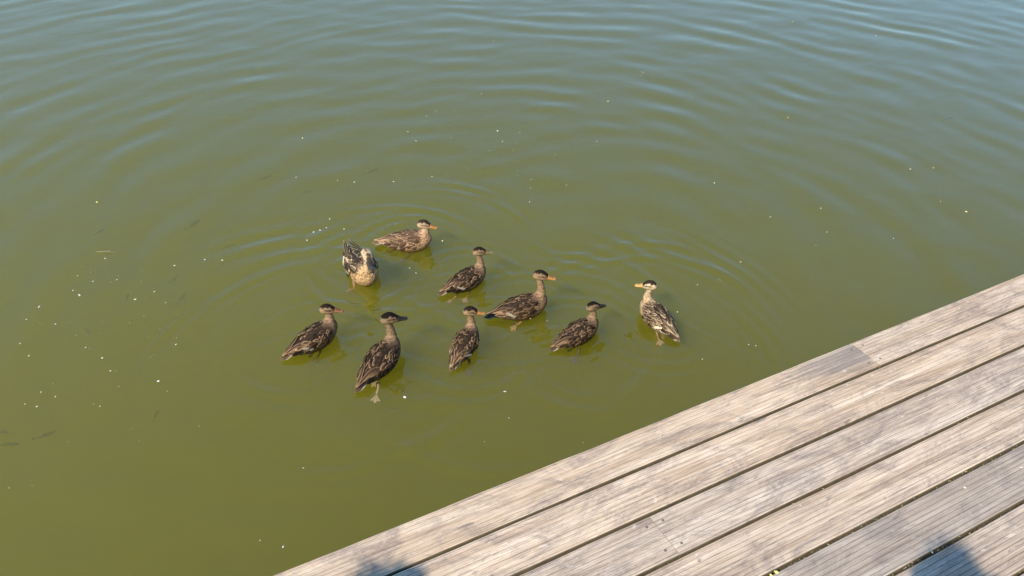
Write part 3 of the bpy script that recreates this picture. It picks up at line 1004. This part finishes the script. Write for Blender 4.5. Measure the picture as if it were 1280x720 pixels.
flakes = {m_.name: [flake(900 + k) for k in range(6)] for m_ in (CRUMB, PETAL, FOAM)}
for m_ in (CRUMB, PETAL, FOAM):
    for f_ in flakes[m_.name]:
        f_.materials.append(m_)
SPECIAL = {
    0: ('petal', PETAL, 'large yellow petal floating alone at upper left of the pond', 'petal'),
    1: ('petal', PETAL, 'yellow petal floating in front of the bill of the tan duck', 'petal'),
    2: ('petal', PETAL, 'small pale petal floating near the top centre of the pond', 'petal'),
    3: ('petal', PETAL, 'yellowish petal floating alone above the hen duck', 'petal'),
    4: ('petal', PETAL, 'cream petal floating alone at upper centre right', 'petal'),
    5: ('petal', PETAL, 'yellow petal floating above and right of the pale left facing duck', 'petal'),
    6: ('petal', PETAL, 'cream petal floating alone near the right edge above the dock', 'petal'),
    7: ('petal', PETAL, 'small cream petal floating at the top right', 'petal'),
    9: ('petal', PETAL, 'pale flat petal floating at the right, below the top right petal', 'petal'),
    8: ('petal', PETAL, 'cream petal beside a cluster of tiny crumbs above the tan duck', 'petal'),
    36: ('foam_bubble', FOAM, 'round white foam bubble floating left of the leftmost duck', 'foam bubble'),
    45: ('foam_bubble', FOAM, 'round whitish bubble beside the foot of the closest dark duck', 'foam bubble'),
    48: ('foam_bubble', FOAM, 'small whitish bubble near the bottom edge left of the dock corner', 'foam bubble'),
}
gs = random.Random(21)
for i, (x, y, mm) in enumerate(SPECKS):
    nm, mat, lab, cat = SPECIAL.get(i, ('bread_crumb', CRUMB, 'tiny pale crumb floating on the green pond water', 'crumb'))
    grp = {'petal': 'petals floating on the pond', 'foam_bubble': 'bubbles floating on the pond'}.get(nm)
    if nm == 'bread_crumb':
        if x < -1.55 and y < 4.6:
            lab, grp = 'tiny pale crumb in the patch of crumbs left of the ducks', 'crumbs left of the ducks'
        elif y > 4.85 and x < 1.0:
            lab, grp = 'tiny pale crumb in the patch of crumbs behind the flock', 'crumbs behind the flock'
        elif x >= 0.85:
            lab, grp = 'tiny pale crumb afloat right of the flock', 'crumbs right of the flock'
        elif y < 3.2:
            lab, grp = 'tiny pale crumb afloat between the flock and the dock', 'crumbs between flock and dock'
        else:
            lab, grp = 'tiny pale crumb afloat close among the ducks', 'crumbs among the ducks'
    o = bpy.data.objects.new(nm, gs.choice(flakes[mat.name]))
    COL.objects.link(o)
    k = mm * 0.001 * 0.60
    o.scale = (k, k * gs.uniform(0.7, 1.0), k)
    zw = float(water_height(np.array([[x]]), np.array([[y]]))[0, 0])
    o.location = (x, y, zw + 0.08 * k)
    o.rotation_euler = (0, 0, gs.uniform(0, 6.28))
    tag(o, lab, cat, grp)

# dust-fine crumbs too small to count
sv, sf = [], []
tx, ty = [], []
for i in range(220):
    if gs.random() < 0.45:
        tx.append(gs.gauss(-0.1, 0.75)); ty.append(gs.gauss(5.7, 0.6))
    elif gs.random() < 0.6:
        tx.append(gs.gauss(-2.2, 0.45)); ty.append(gs.gauss(3.6, 0.6))
    else:
        tx.append(gs.uniform(-3.5, 4.5)); ty.append(gs.uniform(2.4, 8.0))
tz = water_height(np.array([tx]), np.array([ty]))[0]
for x, y, z in zip(tx, ty, tz):
    if any((Vector((x, y)) - d['loc']).length < 0.26 for d in DUCKS):
        continue
    r = gs.uniform(0.0009, 0.0026)
    o = len(sv)
    sv += [(x - r, y, z), (x, y - r, z), (x + r, y, z), (x, y + r, z), (x, y, z + r * 0.7)]
    sf += [(o, o + 1, o + 4), (o + 1, o + 2, o + 4), (o + 2, o + 3, o + 4), (o + 3, o, o + 4)]
dust = link('floating_specks', mesh('floating_specks', sv, sf, False), CRUMB)
tag(dust, 'scatter of dust fine pale specks over the pond surface', 'specks', None, 'stuff')

# floating twigs
TWIG = plain('dry_twig', (0.30, 0.27, 0.17), 0.8, 0.2, 0.3, 100)


def twig(a, b, lab, forks):
    a, b = Vector((*a, 0.004)), Vector((*b, 0.004))
    mid = a.lerp(b, 0.5) + Vector((0, 0.008, 0.001))
    parts = [tube([a, a.lerp(mid, .6), mid, b], [0.001, 0.0015, 0.0013, 0.0007], 6)]
    for t, dx, dy in forks:
        p = a.lerp(b, t) + Vector((0, 0.005, 0.001))
        parts.append(tube([p, p + Vector((dx, dy, 0.004))], [0.0014, 0.0008], 5))
    v, f = join(*parts)
    o = link('twig', mesh('twig', v, f), TWIG)
    tag(o, lab, 'twig')


twig((-2.525, 4.249), (-2.406, 4.244), 'thin pale twig floating at left above a white crumb', [(0.2, 0.02, -0.018), (0.6, 0.02, 0.03)])
twig((1.095, 7.115), (1.174, 7.246), 'forked pale twig floating at upper centre right of the pond', [(0.5, 0.012, 0.075), (0.6, -0.03, 0.02)])

# petals and crumbs dropped on the deck
for x, y, c, k, lab in [
    (0.647, 1.246, PETAL, 0.0065, 'yellow petal lying in a board gap at the bottom edge of the dock'),
    (0.632, 1.236, PETAL, 0.0055, 'smaller yellow petal right beside another one in a board gap'),
    (1.214, 1.518, CRUMB, 0.0050, 'white crumb lying on the greyest board of the dock'),
    (1.400, 1.592, CRUMB, 0.0045, 'white crumb on the grey board at the right edge of the picture'),
    (1.046, 1.310, CRUMB, 0.0035, 'white crumb on the grey board just above the right head shadow'),
    (1.376, 2.106, CRUMB, 0.0040, 'pale crumb in the board gap right of the stained board end'),
]:
    nm = 'petal' if c is PETAL else 'bread_crumb'
    o = bpy.data.objects.new(nm, flakes[c.name][gs.randrange(6)])
    COL.objects.link(o)
    o.scale = (k, k * 0.8, k * 0.7)
    o.location = (x, y, DOCK_Z + 0.0012 + k * 0.1)
    o.rotation_euler = (0, 0, gs.uniform(0, 6.28))
    tag(o, lab, 'petal' if c is PETAL else 'crumb', 'bits lying on the dock')

# ------------------------------------------------------------------ the two onlookers whose heads throw the shadows on the deck
SKIN = plain('skin', (0.50, 0.31, 0.22), 0.6, 0.3, 0.08, 40)
HAIR = plain('hair', (0.06, 0.04, 0.025), 0.6, 0.3, 0.4, 200)


def person(x, y, h, face, shirt, trousers, lab, bun):
    r = thing('person', lab, 'person', (x, y, DOCK_Z), face)
    k = h / 1.75
    J = {'pelvis': (0, 0, .95), 'waist': (0, 0.01, 1.10), 'chest': (0, 0.02, 1.30), 'neck0': (0, 0.0, 1.46), 'neck': (0, 0.01, 1.53), 'head': (0, 0.025, 1.61), 'crown': (0, 0.02, 1.69)}
    rad = {'pelvis': (.155, .115), 'waist': (.135, .10), 'chest': (.165, .115), 'neck0': (.085, .07), 'neck': (.055, .055), 'head': (.075, .092), 'crown': (.062, .075)}
    E = [('pelvis', 'waist'), ('waist', 'chest'), ('chest', 'neck0'), ('neck0', 'neck'), ('neck', 'head'), ('head', 'crown')]
    for sg, n in ((-1, 'l'), (1, 'r')):
        J.update({'hip' + n: (sg * .095, 0, .88), 'knee' + n: (sg * .105, .01, .49), 'ank' + n: (sg * .11, -.01, .09), 'toe' + n: (sg * .125, .14, .035),
                  'sh' + n: (sg * .185, 0, 1.40), 'elb' + n: (sg * .235, -.02, 1.12), 'wri' + n: (sg * .245, .06, .87), 'palm' + n: (sg * .245, .075, .80)})
        rad.update({'hip' + n: (.09, .09), 'knee' + n: (.058, .058), 'ank' + n: (.04, .04), 'toe' + n: (.04, .03), 'sh' + n: (.058, .058), 'elb' + n: (.042, .042), 'wri' + n: (.028, .028), 'palm' + n: (.03, .02)})
        E += [('pelvis', 'hip' + n), ('hip' + n, 'knee' + n), ('knee' + n, 'ank' + n), ('ank' + n, 'toe' + n), ('chest', 'sh' + n), ('sh' + n, 'elb' + n), ('elb' + n, 'wri' + n), ('wri' + n, 'palm' + n)]
        for q in range(5):
            a = J['palm' + n]
            ln = (.05, .075, .083, .076, .058)[q]
            fx = 0.0 if q else -sg * 0.018
            yy = (-0.0, .024, .008, -.008, -.024)[q] if q else .035
            J['f%d%s' % (q, n)] = (a[0] + fx, a[1] + yy, a[2] - ln * .55)
            J['g%d%s' % (q, n)] = (a[0] + fx - sg * .014, a[1] + yy * 1.05 + .004, a[2] - ln)
            rad['f%d%s' % (q, n)] = (.0095, .0095)
            rad['g%d%s' % (q, n)] = (.0075, .0075)
            E += [('palm' + n, 'f%d%s' % (q, n)), ('f%d%s' % (q, n), 'g%d%s' % (q, n))]
    names = list(J)
    me = bpy.data.meshes.new('skel')
    me.from_pydata([tuple(c * k for c in J[n]) for n in names], [(names.index(a), names.index(b)) for a, b in E], [])
    t = bpy.data.objects.new('tmp', me)
    COL.objects.link(t)
    t.modifiers.new('s', 'SKIN')
    for i_, n in enumerate(names):
        sv_ = me.skin_vertices[0].data[i_]
        sv_.radius = tuple(c * k for c in rad[n])
        sv_.use_root = n == 'pelvis'
    sb = t.modifiers.new('d', 'SUBSURF')
    sb.levels = 2
    dg = bpy.context.evaluated_depsgraph_get()
    bm_ = bpy.data.meshes.new_from_object(t.evaluated_get(dg))
    bpy.data.objects.remove(t)
    bm_.name = 'body'
    for m_ in (SKIN, plain('shirt', shirt, 0.85, 0.1, 0.1, 30), plain('trousers', trousers, 0.85, 0.1, 0.15, 30), plain('shoes', (0.05, 0.05, 0.05), 0.6, 0.3, 0.2, 30)):
        bm_.materials.append(m_)
    for p in bm_.polygons:
        c = p.center / k
        p.use_smooth = True
        if abs(c.x) > 0.17 and c.z < 1.16: p.material_index = 0
        elif c.z < 0.11: p.material_index = 3
        elif c.z < 0.98: p.material_index = 2
        elif c.z < 1.49: p.material_index = 1
    low = min(v_.co.z for v_ in bm_.vertices)
    for v_ in bm_.vertices: v_.co.z -= low
    link('body', bm_, None, r)
    hv, hf = [], []
    g = random.Random(int(h * 100))
    rings = []
    for i_ in range(8):
        tt = i_ / 7 * math.pi * 0.62
        rings.append([(k * (0.088 * math.sin(tt + .08) * math.cos(2 * math.pi * j / 16)), k * (0.005 + 0.105 * math.sin(tt + .08) * math.sin(2 * math.pi * j / 16) * (1 if math.sin(2 * math.pi * j / 16) < 0.3 else 0.82)),
                       k * (1.655 + 0.105 * math.cos(tt)) + g.uniform(-.003, .003)) for j in range(16)])
    parts = [loft(rings)]
    if bun:
        parts.append(ellipsoid_pts((0, -0.035 * k, 1.795 * k), (0.038, 0.038, 0.036), 12, 8))  # bun raised above the crown to shape a narrow shadow tip on the deck
    for q in range(110):       # loose strands break up the outline, added to soften the cast head shadow
        a, b = g.uniform(0, 6.28), g.uniform(0.1, 1.3)
        p0 = Vector((0.085 * math.sin(b) * math.cos(a), 0.1 * math.sin(b) * math.sin(a), 1.655 + 0.10 * math.cos(b))) * k
        dd = Vector((math.sin(b) * math.cos(a) * .5, math.sin(b) * math.sin(a) * .5 - .1, math.cos(b) * .6))
        parts.append(tube([p0, p0 + dd * 0.03, p0 + dd * 0.05 + Vector((g.uniform(-.035, .035), g.uniform(-.035, .035), g.uniform(-.01, .01)))], [0.004, 0.003, 0.0012], 5))
    v, f = join(*parts)
    ho = link('hair', mesh('hair', v, f), HAIR, r)
    ho.location.z = -low
    nv, nf = ellipsoid_pts((0, 0.118 * k, 1.60 * k), (0.013, 0.016, 0.020), 8, 5)
    no = link('nose', mesh('nose', nv, nf), SKIN, r); no.location.z = -low
    for sg in (-1, 1):
        for nm, c_, rr_, mt in (('ear', (sg * .077, .02, 1.61), (.01, .02, .03), SKIN), ('eye', (sg * .03, .108, 1.63), (.012, .008, .007), EYE)):
            ev, ef = ellipsoid_pts(tuple(q * k for q in c_), rr_, 8, 5)
            eo = link(nm, mesh(nm, ev, ef), mt, r); eo.location.z = -low
    mv, mf = ellipsoid_pts((0, 0.108 * k, 1.56 * k), (0.024, 0.008, 0.006), 8, 5)
    mo = link('mouth', mesh('mouth', mv, mf), plain('lips', (0.40, 0.18, 0.15)), r); mo.location.z = -low


person(0.012, -0.375, 1.78, 0.0, (0.12, 0.16, 0.25), (0.06, 0.07, 0.11), 'person in a dark blue shirt standing on the dock behind the camera', False)
person(-1.255, -0.308, 1.63, 0.15, (0.55, 0.52, 0.48), (0.10, 0.10, 0.11), 'person in a pale shirt with a hair bun standing at left on the dock', True)
